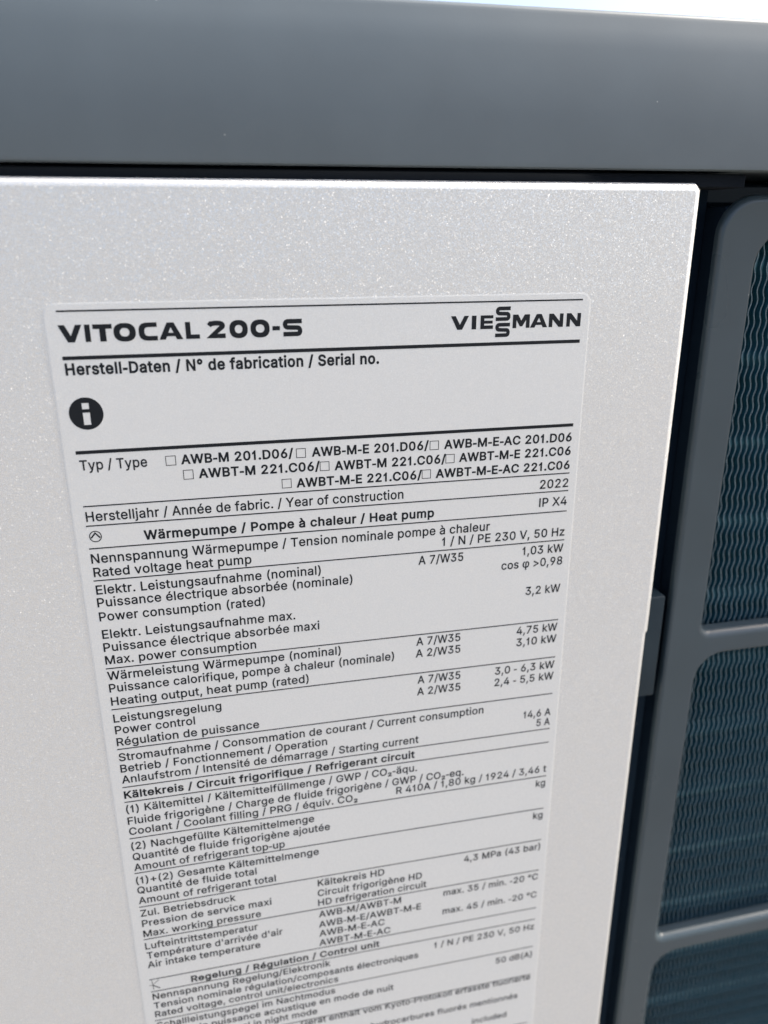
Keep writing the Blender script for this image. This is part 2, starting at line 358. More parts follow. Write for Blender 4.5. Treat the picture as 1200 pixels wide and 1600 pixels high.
GLYPHS = """ 188
'206|78 318 70 509 136 509 128 318
(273|89 207 92 264 101 324 114 384 132 441 153 494 177 539 236 539 212 485 191 428 174 370 161 313 154 258 151 207 154 161 160 115 172 67 188 16 209 -38 236 -96 177 -96 139 -21 111 55 95 131
)273|37 -96 64 -37 86 18 102 69 113 116 120 162 122 207 119 258 112 313 99 370 82 428 62 485 37 539 97 539 121 494 142 441 159 384 173 323 181 264 184 207 178 130 161 53 134 -22 97 -96
+453|198 34 198 364 255 364 255 34|61 172 61 226 391 226 391 172
,188|38 -119 68 71 137 71 84 -119
-240|30 160 30 216 210 216 210 160
.188|95 -4 83 -3 73 1 63 9 55 18 51 29 50 41 51 53 55 64 63 73 73 81 83 85 95 87 107 85 118 81 128 73 135 64 140 53 141 41 140 29 135 18 128 9 118 1 107 -3
/249|235 533 71 -76 14 -76 178 533
0453|227 -7 191 -3 158 7 130 24 105 48 85 77 69 113 53 178 48 254 53 330 69 395 85 431 106 461 130 484 159 502 191 512 227 516 262 512 295 502 323 484 348 461 368 431 384 395 400 330 405 254 400 178 384 113 368 77 348 48 323 24 295 7 263 -3|227 50 250 52 271 60 290 74 313 103 330 144 340 194 344 254 340 314 330 365 313 405 290 435 271 449 250 457 227 460 203 457 182 449 163 435 140 405 123 365 113 314 109 254 113 194 123 144 140 103 163 74 182 60 203 52
1330|150 0 150 395 110 362 62 335 62 392 120 430 172 509 212 509 212 0
2453|64 0 64 47 234 229 261 257 282 282 299 305 311 327 318 348 320 371 319 389 315 405 308 419 293 436 273 449 250 457 224 460 196 457 172 447 159 438 148 427 139 413 130 390 127 362 66 362 71 405 86 442 111 473 143 496 182 511 225 516 268 511 306 497 337 474 361 445 376 411 381 372 378 345 371 318 357 290 336 259 306 223 267 180 153 60 153 57 389 57 389 0
3453|218 -7 173 -3 133 10 98 30 70 57 57 79 48 104 44 132 109 132 112 115 118 100 126 87 144 71 165 59 191 52 219 50 248 53 275 61 297 74 315 93 323 108 328 125 329 145 326 172 316 196 306 211 292 223 275 234 242 244 201 248 157 248 157 299 288 448 288 452 70 452 70 509 372 509 372 461 211 278 211 289 264 288 308 276 333 262 354 244 371 222 383 198 391 173 393 145 390 116 383 90 370 66 344 36 309 12 266 -2
4453|40 105 40 158 247 509 311 509 109 166 109 163 413 163 413 105|282 0 282 318 343 318 343 0
5453|221 -7 178 -2 140 11 108 32 83 60 66 93 60 130 122 130 127 108 138 89 154 73 173 60 196 52 221 50 250 53 276 64 298 82 314 104 324 131 328 162 324 193 314 221 297 244 275 262 248 273 218 277 192 275 167 268 145 258 128 246 67 253 96 509 366 509 366 452 151 452 134 301 136 301 155 315 178 325 203 331 229 334 263 330 294 321 321 306 345 285 364 260 379 231 388 199 391 163 385 117 369 76 343 41 309 15 268 -1
6453|226 -7 182 -1 142 15 109 40 84 74 69 115 64 162 68 199 80 239 102 285 137 340 252 509 322 509 151 261 145 261 154 275 165 288 179 299 196 307 214 312 235 314 278 309 316 295 346 271 370 240 384 201 389 157 384 112 368 73 343 39 310 14 271 -2|226 48 245 50 263 55 279 63 299 79 314 101 324 128 327 157 324 187 314 213 299 235 279 251 254 262 226 265 198 262 174 252 153 235 138 214 128 188 125 158 128 128 138 102 153 79 174 63 198 52
7453|97 0 323 448 323 452 62 452 62 509 391 509 391 449 165 0
8453|226 -7 178 -2 136 11 101 33 74 62 62 84 54 109 52 135 55 166 65 195 81 220 101 241 125 256 153 265 153 267 129 276 109 289 93 308 80 330 73 354 70 380 73 405 79 429 90 450 114 477 146 498 184 511 226 516 269 511 306 498 337 477 361 450 373 429 379 405 382 380 379 354 372 330 359 308 343 289 323 276 300 267 300 265 327 256 351 241 372 220 387 195 397 166 401 135 398 109 391 84 378 62 352 33 317 11 275 -2|226 49 258 52 285 60 307 74 323 91 331 106 335 121 337 139 335 157 330 173 322 189 305 208 283 223 256 232 226 235 196 232 169 223 147 208 130 189 122 173 117 157 115 139 117 121 121 106 129 91 139 79 152 69 167 60 195 52|226 290 252 292 274 300 293 313 307 330 316 351 319 376 316 399 308 420 299 432 288 442 275 449 252 457 226 460 200 457 177 449 159 437 145 420 136 399 133 376 136 351 145 330 159 313 178 300 201 292
9453|226 516 271 510 310 494 343 468 368 434 384 393 389 347 385 309 373 270 350 224 315 168 200 0 130 0 301 248 307 248 299 234 287 221 273 210 257 202 238 196 218 195 175 199 137 214 106 237 83 269 68 307 64 352 69 397 85 436 110 469 143 494 182 510|226 460 199 457 174 446 154 429 138 407 129 381 125 352 129 322 138 295 154 274 174 257 199 247 226 243 254 247 279 257 299 273 314 295 324 321 327 350 324 381 314 407 299 429 279 446 254 457
>453|387 178 65 15 65 81 310 198 308 194 308 204 310 200 65 316 65 383 387 220
A480|16 0 201 509 276 509 463 0 395 0 287 302 276 334 264 372 250 420 232 478 245 478 228 419 213 371 201 333 191 302 85 0|110 142 110 199 370 199 370 142
B456|60 0 60 509 241 509 289 504 329 491 350 477 367 461 381 442 394 410 398 374 395 344 387 320 373 301 356 286 336 275 315 267 315 262 339 257 363 245 385 227 402 203 414 173 418 136 413 100 400 67 386 48 368 31 344 18 301 4 247 0|125 57 245 57 281 60 309 67 330 80 341 92 349 105 354 120 355 137 352 161 342 184 327 203 306 218 279 228 248 231 125 231|125 285 238 285 265 288 288 296 308 309 323 326 330 340 335 355 336 372 333 393 326 412 313 429 294 442 270 449 240 452 125 452
C510|267 -7 205 1 150 25 104 63 70 115 48 179 40 254 48 329 70 393 104 445 150 484 205 508 267 516 305 513 340 504 373 490 402 471 427 447 448 418 463 385 473 348 408 348 401 373 389 395 375 413 357 428 337 440 315 449 292 454 267 456 237 453 209 445 184 432 150 403 125 364 109 314 103 254 109 194 125 145 151 105 184 76 210 63 237 56 267 53 292 55 315 60 337 69 357 81 375 96 389 114 401 136 408 160 473 160 463 124 448 91 428 62 402 38 373 19 341 5 305 -4
D502|219 0 96 0 96 57 215 57 272 63 318 81 343 99 363 122 379 149 394 198 399 255 394 312 379 361 364 388 344 410 320 428 275 446 221 452 93 452 93 509 225 509 294 501 353 478 385 455 412 426 433 391 455 329 462 255 455 181 433 119 411 83 384 54 351 31 291 8|125 509 125 0 60 0 60 509
E419|60 0 60 509 372 509 372 452 125 452 125 286 355 286 355 229 125 229 125 57 375 57 375 0
F410|60 0 60 509 369 509 369 452 125 452 125 278 346 278 346 221 125 221 125 0
G520|269 -7 205 1 149 25 104 64 69 116 47 179 40 254 47 329 69 393 103 445 149 484 184 501 223 512 265 516 304 513 340 504 374 489 403 469 429 445 449 416 465 384 474 349 408 349 399 372 387 393 373 411 356 427 337 439 315 448 291 454 265 456 236 453 209 445 183 432 150 404 125 364 109 314 103 254 109 194 125 145 151 105 184 76 210 63 238 56 269 53 309 57 345 71 365 85 382 102 396 123 410 160 415 202 434 199 283 199 283 256 478 256 478 200 471 141 451 91 419 50 377 19 326 0
H517|60 0 60 509 125 509 125 289 392 289 392 509 457 509 457 0 392 0 392 232 125 232 125 0
I185|60 0 60 509 125 509 125 0
K467|104 145 104 216 122 239 139 261 157 282 174 303 193 324 212 344 364 509 448 509 231 276 228 276|60 0 60 509 125 509 125 334 124 225 125 193 125 0|372 0 188 259 228 309 449 0
L393|60 0 60 509 125 509 125 57 361 57 361 0
M628|60 0 60 509 152 509 277 187 287 159 299 123 311 84 322 49 307 49 318 83 330 121 342 158 352 187 476 509 568 509 568 0 504 0 504 327 505 369 507 457 513 457 505 433 498 409 482 363 467 322 456 291 342 0 286 0 170 291 159 321 145 361 129 408 112 457 119 457 120 416 122 328 122 0
N523|60 0 60 509 136 509 399 110 399 509 463 509 463 0 387 0 125 400 125 0
O533|267 -7 205 1 150 25 105 63 70 115 48 179 40 254 48 329 70 393 105 445 150 484 205 508 267 516 329 508 384 484 429 445 464 393 486 329 493 254 486 179 464 115 429 63 384 25 329 1|267 53 310 59 349 76 372 94 392 116 408 144 425 194 430 254 425 314 408 365 392 392 372 415 349 433 310 450 267 456 223 450 184 433 151 404 125 364 109 314 103 254 109 194 125 144 151 105 184 76 223 59
P445|60 0 60 509 235 509 289 503 332 487 356 471 375 452 390 430 404 391 409 348 404 304 390 265 375 243 356 223 332 207 289 191 235 186 109 186 109 242 233 242 269 246 297 256 312 266 324 279 333 294 342 319 344 348 342 376 333 402 324 416 312 428 297 439 268 449 232 452 125 452 125 0
Q533|245 159 313 159 369 85 384 65 468 -48 401 -48 346 27 331 46|267 -7 205 1 150 25 105 63 70 115 48 179 40 254 48 329 70 393 105 445 150 484 205 508 267 516 329 508 384 484 429 445 464 393 486 329 493 254 486 179 464 115 429 63 384 25 329 1|267 53 310 59 349 76 372 94 392 116 408 144 425 194 430 254 425 314 408 365 392 392 372 415 349 433 310 450 267 456 223 450 184 433 151 404 125 364 109 314 103 254 109 194 125 144 151 105 184 76 223 59
R449|60 0 60 509 236 509 290 504 333 489 356 473 376 455 390 433 405 395 409 352 405 309 390 271 376 250 356 232 333 217 289 203 236 198 96 198 96 255 234 255 269 258 298 267 313 276 325 287 334 300 342 324 345 352 342 380 334 405 325 419 313 430 298 440 269 449 233 452 125 452 125 0|353 0 230 229 303 229 428 0
S447|224 -9 172 -4 128 9 91 31 64 60 46 96 38 137 104 137 108 118 114 102 123 88 142 71 166 59 194 52 224 49 257 52 286 60 311 74 329 92 338 106 344 122 346 139 344 154 340 168 332 179 316 193 296 205 272 214 245 222 184 239 128 260 86 289 67 313 56 341 52 372 54 400 62 425 75 448 102 476 138 498 180 511 227 516 275 511 316 498 351 476 377 449 390 427 398 403 401 378 337 378 334 396 326 412 316 426 302 437 280 449 254 456 225 459 194 456 167 448 145 435 129 418 121 405 117 391 115 376 117 359 122 345 131 334 148 319 169 308 191 300 212 293 264 279 287 272 312 264 336 252 359 238 379 220 395 198 405 171 408 139 406 112 399 87 386 64 360 34 323 11 278 -4
T449|32 452 32 509 417 509 417 452 257 452 257 0 193 0 193 452
V480|204 0 16 509 84 509 192 206 203 176 215 137 230 89 248 31 235 31 252 90 267 138 279 176 290 206 395 509 463 509 278 0
W686|155 0 16 509 82 509 163 196 170 171 175 145 187 94 197 40 189 40 194 67 200 94 205 120 211 145 224 196 306 509 380 509 462 196 468 171 474 145 486 94 492 67 497 40 488 40 493 67 499 94 504 120 510 145 523 196 603 509 670 509 530 0 455 0 368 323 359 356 351 391 344 431 336 475 350 475 342 433 335 395 327 359 318 323 230 0
X474|18 0 217 284 217 236 29 509 104 509 178 400 204 361 214 345 223 329 233 312 243 292 232 292 252 329 261 345 272 361 298 400 374 509 446 509 259 239 259 287 456 0 382 0 292 129 268 165 250 195 241 212 230 231 244 231 235 213 225 196 216 181 206 166 182 129 91 0
Y472|203 0 203 208 16 509 91 509 192 344 208 318 222 292 236 264 250 230 224 230 237 265 251 293 265 318 280 344 381 509 455 509 268 208 268 0
Z438|42 0 42 46 273 385 289 408 306 431 323 453 341 476 348 454 285 452 40 452 40 509 397 509 397 462 169 129 152 105 134 81 97 33 90 54 121 56 152 57 399 57 399 0
a389|160 -9 126 -5 94 5 68 22 48 45 38 63 32 84 30 108 32 128 36 146 43 161 58 179 78 193 100 203 125 211 152 216 178 220 234 227 252 230 265 235 270 238 273 243 275 248 276 255 276 257 273 279 267 297 260 307 251 315 240 322 220 329 196 331 171 329 149 322 132 313 118 301 107 288 100 274 41 291 57 322 79 346 104 364 133 375 163 382 194 384 215 383 239 379 263 372 286 360 306 343 322 320 333 290 337 251 337 0 277 0 277 52 272 52 264 38 252 25 236 12 215 1 190 -6|170 45 202 49 228 59 248 74 263 93 272 115 276 138 276 190 272 187 267 184 259 182 246 179 231 176 200 171 175 168 154 164 134 159 117 150 103 139 97 130 93 118 92 105 93 93 96 82 102 72 114 61 130 52 149 47
b424|229 -8 198 -5 172 4 153 17 138 31 127 46 118 59 112 59 112 0 53 0 53 509 114 509 114 319 118 319 127 331 137 346 152 360 171 373 197 381 229 384 259 382 287 374 313 361 345 332 370 293 385 245 390 189 385 133 370 84 346 45 313 16 288 3 260 -6|220 47 242 49 262 55 279 66 301 88 316 117 325 151 328 189 325 227 316 261 301 290 280 311 262 322 243 328 220 330 198 328 178 322 161 312 140 291 125 263 116 229 113 189 116 150 125 115 140 86 162 65 179 55 198 49
c396|207 -8 174 -5 144 3 117 16 82 46 56 85 40 133 34 187 40 243 56 291 82 330 117 360 144 374 174 382 207 384 234 383 260 377 284 368 305 356 324 341 340 322 353 301 362 277 303 262 298 276 290 289 281 301 270 311 257 319 242 325 226 329 207 330 184 328 163 321 145 310 124 287 108 258 99 224 96 187 99 151 108 117 124 89 145 66 163 55 184 49 207 46 226 48 243 52 258 58 271 66 282 76 292 89 299 102 304 117 363 102 354 78 341 56 325 37 306 21 285 9 261 -1 235 -6
d424|195 -8 165 -6 137 3 111 16 79 45 55 84 39 133 34 189 39 245 55 293 79 332 112 361 137 374 165 382 196 384 228 381 253 373 272 360 287 346 298 331 306 319 311 319 311 509 372 509 372 0 313 0 313 59 307 59 298 46 287 31 272 17 252 4 227 -5|205 47 226 49 246 55 263 65 278 78 290 95 299 115 309 150 312 189 309 229 300 263 290 282 278 299 263 312 246 322 227 328 205 330 182 328 162 322 145 311 124 290 108 261 99 227 96 189 99 151 109 117 124 88 145 66 162 55 182 49
e404|212 -8 161 -2 117 16 92 35 72 58 56 85 40 132 34 187 39 242 55 290 81 329 115 359 142 373 172 382 205 384 236 382 266 374 294 361 319 341 341 315 357 282 368 242 371 194 371 169 75 169 75 221 338 221 310 202 307 237 298 269 288 286 277 301 263 314 246 323 227 328 205 330 183 328 164 323 146 313 125 294 109 270 99 241 96 211 96 178 100 139 110 106 121 88 135 73 151 61 179 50 212 46 234 48 254 53 271 61 285 73 297 88 306 105 365 91 353 63 335 39 311 19 283 4 249 -5
f254|228 379 228 327 6 327 6 379|81 0 81 432 82 452 87 470 96 486 113 505 135 519 161 527 187 530 207 529 222 527 234 524 243 521 227 468 215 472 206 473 195 474 178 472 164 468 154 460 147 449 143 435 142 419 142 0
g425|207 -151 168 -148 134 -140 105 -127 82 -110 64 -91 51 -69 101 -41 110 -53 122 -66 136 -78 154 -88 178 -95 207 -97 236 -95 261 -87 282 -75 295 -62 304 -47 310 -28 311 -6 311 68 306 68 298 56 287 41 272 28 252 16 227 8 195 5 152 10 113 27 90 43 71 65 55 90 39 136 34 191 39 246 55 293 80 332 112 361 138 374 166 382 196 384 228 382 253 373 273 360 288 346 299 331 308 319 313 319 313 379 372 379 372 -9 370 -40 363 -67 350 -90 334 -109 314 -124 291 -136 251 -147|205 59 227 61 246 66 264 75 278 87 290 103 300 121 309 154 312 193 309 231 300 264 285 291 264 312 247 322 227 328 205 330 182 328 163 322 145 312 124 290 109 262 99 229 96 193 99 155 109 123 118 104 131 88 145 76 163 66 183 61
h410|114 227 114 0 53 0 53 509 114 509 114 287 102 287 116 319 132 344 152 362 175 374 200 382 227 384 264 380 295 369 313 356 328 340 341 321 353 285 357 240 357 0 296 0 296 235 293 263 286 286 273 304 256 318 235 326 210 329 184 326 161 317 147 308 136 297 126 283 117 257
i167|53 0 53 379 114 379 114 0|84 467 73 468 63 472 54 479 47 487 43 496 41 507 43 518 47 528 54 536 63 542 73 546 84 548 95 546 105 542 114 536 121 528 125 518 126 507 125 496 121 487 114 479 105 472 95 468
j167|53 379 114 379 114 -30 111 -63 102 -90 92 -106 80 -119 65 -129 37 -139 4 -143 -10 -143 -10 -87 2 -87 14 -86 25 -83 34 -78 40 -72 47 -61 51 -46 53 -29|83 467 72 468 62 472 53 479 47 487 42 496 41 507 42 518 47 528 53 536 62 542 72 546 83 548 95 546 105 542 114 536 120 528 125 518 126 507 125 496 120 487 114 479 105 472 95 468
k381|110 137 110 212 121 212 284 379 360 379 184 199 177 199|53 0 53 509 114 509 114 0|294 0 148 186 191 229 372 0
l167|53 0 53 509 114 509 114 0
m610|53 0 53 379 112 379 112 295 108 295 118 323 132 346 151 363 172 376 195 384 219 386 245 383 268 375 287 361 303 342 314 320 321 295 312 295 322 321 337 343 357 361 381 375 407 383 437 386 468 383 497 372 514 361 529 346 541 328 553 296 557 255 557 0 496 0 496 254 494 273 490 289 483 302 473 313 456 323 438 329 419 330 395 328 374 320 358 307 345 290 338 270 335 247 335 0 274 0 274 260 272 280 265 297 253 311 238 322 220 328 199 330 178 328 158 320 140 307 126 289 117 266 114 238 114 0
n410|114 227 114 0 53 0 53 379 112 379 112 287 102 287 116 319 132 344 152 362 175 374 200 382 227 384 264 380 295 369 313 356 328 340 341 321 353 285 357 240 357 0 296 0 296 235 293 263 286 286 273 304 256 318 235 326 210 329 184 326 161 317 147 308 136 297 126 283 117 257
o415|207 -8 174 -5 144 3 117 16 82 46 56 85 40 133 34 187 40 243 56 291 82 330 117 360 144 374 174 382 207 384 241 382 271 374 299 360 333 330 359 291 376 243 381 187 376 133 359 85 333 46 299 16 271 3 241 -5|207 46 231 49 252 55 270 66 292 89 307 117 316 151 319 187 316 224 307 258 292 287 270 310 252 321 231 328 207 330 184 328 163 321 145 310 124 287 108 258 99 224 96 187 99 151 108 117 124 89 145 66 163 55 184 49
p424|53 -143 53 379 112 379 112 319 118 319 126 331 137 346 152 360 171 373 197 381 229 384 259 382 287 374 313 361 345 332 370 293 385 245 390 189 385 133 370 84 346 45 313 16 288 3 260 -6 229 -8 198 -5 173 4 153 17 138 31 127 46 118 59 114 59 114 -143|220 47 242 49 262 55 279 66 301 88 316 117 325 151 328 189 325 227 316 261 301 290 280 311 262 322 243 328 220 330 198 328 178 322 161 312 140 291 125 263 116 229 113 189 116 150 125 115 140 86 162 65 179 55 198 49
q424|372 -143 311 -143 311 59 306 59 298 46 287 31 272 17 252 4 227 -5 195 -8 165 -6 137 3 111 16 79 45 55 84 39 133 34 189 39 245 55 293 79 332 112 361 137 374 165 382 196 384 228 381 253 373 272 360 287 346 298 331 307 319 313 319 313 379 372 379|205 47 226 49 246 55 263 65 278 78 290 95 299 115 309 150 312 189 309 229 300 263 290 282 278 299 263 312 246 322 227 328 205 330 182 328 162 322 145 311 124 290 108 261 99 227 96 189 99 151 109 117 124 88 145 66 162 55 182 49
r259|53 0 53 379 112 379 112 321 115 321 124 339 137 354 152 367 171 377 191 383 213 385 229 384 243 384 243 322 230 324 207 326 182 323 159 315 140 301 126 284 117 262 114 237 114 0
s365|182 -8 145 -5 112 3 84 18 62 38 45 63 36 94 94 107 101 87 111 72 124 60 141 52 160 47 181 45 206 47 227 53 244 62 255 71 262 81 267 91 268 103 266 115 262 126 254 136 237 147 212 155 149 170 104 186 72 208 58 227 50 249 47 274 49 295 55 314 65 332 87 354 115 370 149 381 187 384 223 381 254 372 279 358 299 339 314 316 324 290 268 277 258 298 243 316 228 325 210 331 187 333 166 331 147 326 131 317 121 308 114 299 110 289 109 277 110 267 112 258 117 250 124 243 144 232 172 223 229 209 261 200 287 187 306 171 320 153 328 131 331 107 329 85 323 65 312 47 290 24 260 6 223 -5
t227|204 379 204 327 6 327 6 379|65 471 126 471 126 98 127 83 130 70 136 61 142 56 150 53 159 51 170 50 185 51 202 54 213 2 203 -1 192 -3 180 -4 168 -4 138 -1 113 7 92 21 77 41 68 64 65 93
u410|182 -5 146 -1 115 11 97 23 82 39 69 59 57 95 53 139 53 379 114 379 114 144 116 117 124 94 137 75 154 61 175 53 200 50 226 53 249 62 263 71 274 83 283 97 293 122 296 153 296 379 357 379 357 0 298 0 298 92 307 92 294 60 277 35 257 17 234 5 209 -3
v389|163 0 17 379 84 379 165 155 177 121 187 87 196 53 206 21 184 21 194 53 203 87 213 121 224 155 305 379 371 379 226 0
w567|138 0 23 379 87 379 133 214 143 177 154 137 165 91 175 41 165 41 175 90 196 176 206 214 252 379 316 379 362 214 371 176 382 136 392 91 402 41 391 41 402 90 423 176 434 214 480 379 545 379 429 0 368 0 319 172 305 225 297 252 291 280 277 338 291 338 277 280 263 225 255 198 248 172 199 0
x379|21 0 171 218 171 171 29 379 100 379 147 306 164 279 179 253 193 229 207 206 175 206 190 229 202 253 216 279 233 306 282 379 352 379 209 169 209 214 358 0 287 0 231 85 214 112 200 136 187 159 173 182 205 182 191 159 178 136 165 112 148 85 91 0
y389|47 -139 61 -86 71 -87 88 -90 104 -89 113 -86 122 -81 130 -74 141 -58 151 -36 163 -1 17 379 84 379 165 155 177 121 187 87 196 53 206 21 184 21 193 53 202 87 212 121 224 155 305 379 371 379 204 -58 191 -85 177 -107 159 -124 139 -136 117 -143 91 -145 77 -145 65 -143 54 -141
z380|42 0 42 46 254 320 254 323 48 323 48 379 333 379 333 331 126 60 126 56 339 56 339 0
°316|158 283 128 287 101 298 77 316 59 340 47 367 43 397 47 428 59 455 77 479 101 497 128 509 158 513 188 509 216 497 239 479 257 455 269 428 273 397 269 367 257 340 239 316 216 298 188 287|158 334 175 336 190 343 203 353 213 366 220 381 222 397 220 414 213 430 203 443 190 453 175 459 158 462 141 459 126 453 113 443 103 430 97 414 95 397 97 381 103 366 113 353 126 343 141 336
à389|160 -9 126 -5 94 5 68 22 48 45 38 63 32 84 30 108 32 128 36 146 43 161 58 179 78 193 100 203 125 211 152 216 178 220 234 227 252 230 265 235 270 238 273 243 275 248 276 255 276 257 273 279 267 297 260 307 251 315 240 322 220 329 196 331 171 329 149 322 132 313 118 301 107 288 100 274 41 291 57 322 79 346 104 364 133 375 163 382 194 384 215 383 239 379 263 372 286 360 306 343 322 320 333 290 337 251 337 0 277 0 277 52 272 52 264 38 252 25 236 12 215 1 190 -6|170 45 202 49 228 59 248 74 263 93 272 115 276 138 276 190 272 187 267 184 259 182 246 179 231 176 200 171 175 168 154 164 134 159 117 150 103 139 97 130 93 118 92 105 93 93 96 82 102 72 114 61 130 52 149 47|165 429 99 529 168 529 215 429
ä389|160 -9 126 -5 94 5 68 22 48 45 38 63 32 84 30 108 32 128 36 146 43 161 58 179 78 193 100 203 125 211 152 216 178 220 234 227 252 230 265 235 270 238 273 243 275 248 276 255 276 257 273 279 267 297 260 307 251 315 240 322 220 329 196 331 171 329 149 322 132 313 118 301 107 288 100 274 41 291 57 322 79 346 104 364 133 375 163 382 194 384 215 383 239 379 263 372 286 360 306 343 322 320 333 290 337 251 337 0 277 0 277 52 272 52 264 38 252 25 236 12 215 1 190 -6|170 45 202 49 228 59 248 74 263 93 272 115 276 138 276 190 272 187 267 184 259 182 246 179 231 176 200 171 175 168 154 164 134 159 117 150 103 139 97 130 93 118 92 105 93 93 96 82 102 72 114 61 130 52 149 47|261 443 251 444 241 448 233 455 226 463 222 472 221 483 222 494 226 503 233 512 241 518 251 522 261 523 272 522 281 518 290 512 296 503 300 494 301 483 300 472 296 463 290 455 281 448 272 444|117 443 107 444 97 448 89 455 82 463 78 472 77 483 78 494 82 503 89 512 97 518 107 522 117 523 128 522 138 518 146 512 152 503 156 494 158 483 156 472 152 463 146 455 138 448 128 444
è404|212 -8 161 -2 117 16 92 35 72 58 56 85 40 132 34 187 39 242 55 290 81 329 115 359 142 373 172 382 205 384 236 382 266 374 294 361 319 341 341 315 357 282 368 242 371 194 371 169 75 169 75 221 338 221 310 202 307 237 298 269 288 286 277 301 263 314 246 323 227 328 205 330 183 328 164 323 146 313 125 294 109 270 99 241 96 211 96 178 100 139 110 106 121 88 135 73 151 61 179 50 212 46 234 48 254 53 271 61 285 73 297 88 306 105 365 91 353 63 335 39 311 19 283 4 249 -5|180 429 114 529 182 529 230 429
é404|212 -8 161 -2 117 16 92 35 72 58 56 85 40 132 34 187 39 242 55 290 81 329 115 359 142 373 172 382 205 384 236 382 266 374 294 361 319 341 341 315 357 282 368 242 371 194 371 169 75 169 75 221 338 221 310 202 307 237 298 269 288 286 277 301 263 314 246 323 227 328 205 330 183 328 164 323 146 313 125 294 109 270 99 241 96 211 96 178 100 139 110 106 121 88 135 73 151 61 179 50 212 46 234 48 254 53 271 61 285 73 297 88 306 105 365 91 353 63 335 39 311 19 283 4 249 -5|177 429 225 529 293 529 227 429
ü410|182 -5 146 -1 115 11 97 23 82 39 69 59 57 95 53 139 53 379 114 379 114 144 116 117 124 94 137 75 154 61 175 53 200 50 226 53 249 62 263 71 274 83 283 97 293 122 296 153 296 379 357 379 357 0 298 0 298 92 307 92 294 60 277 35 257 17 234 5 209 -3|277 443 266 444 257 448 248 455 242 463 238 472 236 483 238 494 242 503 248 512 257 518 266 522 277 523 287 522 297 518 305 512 312 503 316 494 317 483 316 472 312 463 305 455 297 448 287 444|133 443 123 444 113 448 104 455 98 463 94 472 93 483 94 494 98 503 104 512 113 518 123 522 133 523 144 522 153 518 162 512 168 503 172 494 173 483 172 472 168 463 162 455 153 448 144 444
φ501|219 -143 219 270 222 305 231 333 240 349 251 362 265 373 290 383 320 386 348 384 373 376 397 363 426 334 448 296 462 251 466 198 460 137 440 86 420 58 395 34 364 16 311 -2 249 -8 241 -8 182 -2 131 16 103 34 79 57 60 85 41 133 34 189 38 233 48 275 66 312 90 344 110 361 132 374 156 382 171 330 156 325 142 317 130 306 115 286 104 260 98 230 95 195 99 150 112 113 125 93 141 76 161 63 197 51 241 46 249 46 296 51 335 63 357 76 374 93 388 113 401 152 406 199 403 236 396 268 384 294 368 315 356 324 341 330 325 332 311 330 300 326 294 321 289 315 285 308 282 295 280 280 280 -143
₂305|39 -104 39 -62 154 29 169 41 181 52 191 62 198 71 202 80 203 90 202 99 199 107 194 114 187 120 176 126 163 130 148 131 133 130 120 126 108 120 102 114 97 107 94 99 93 89 37 89 39 108 45 125 54 140 68 153 91 166 117 174 148 177 180 174 207 167 230 154 244 142 253 128 259 112 261 95 260 84 257 72 252 60 245 48 234 34 219 20 199 3 175 -15 121 -54 121 -57 269 -57 269 -104"""
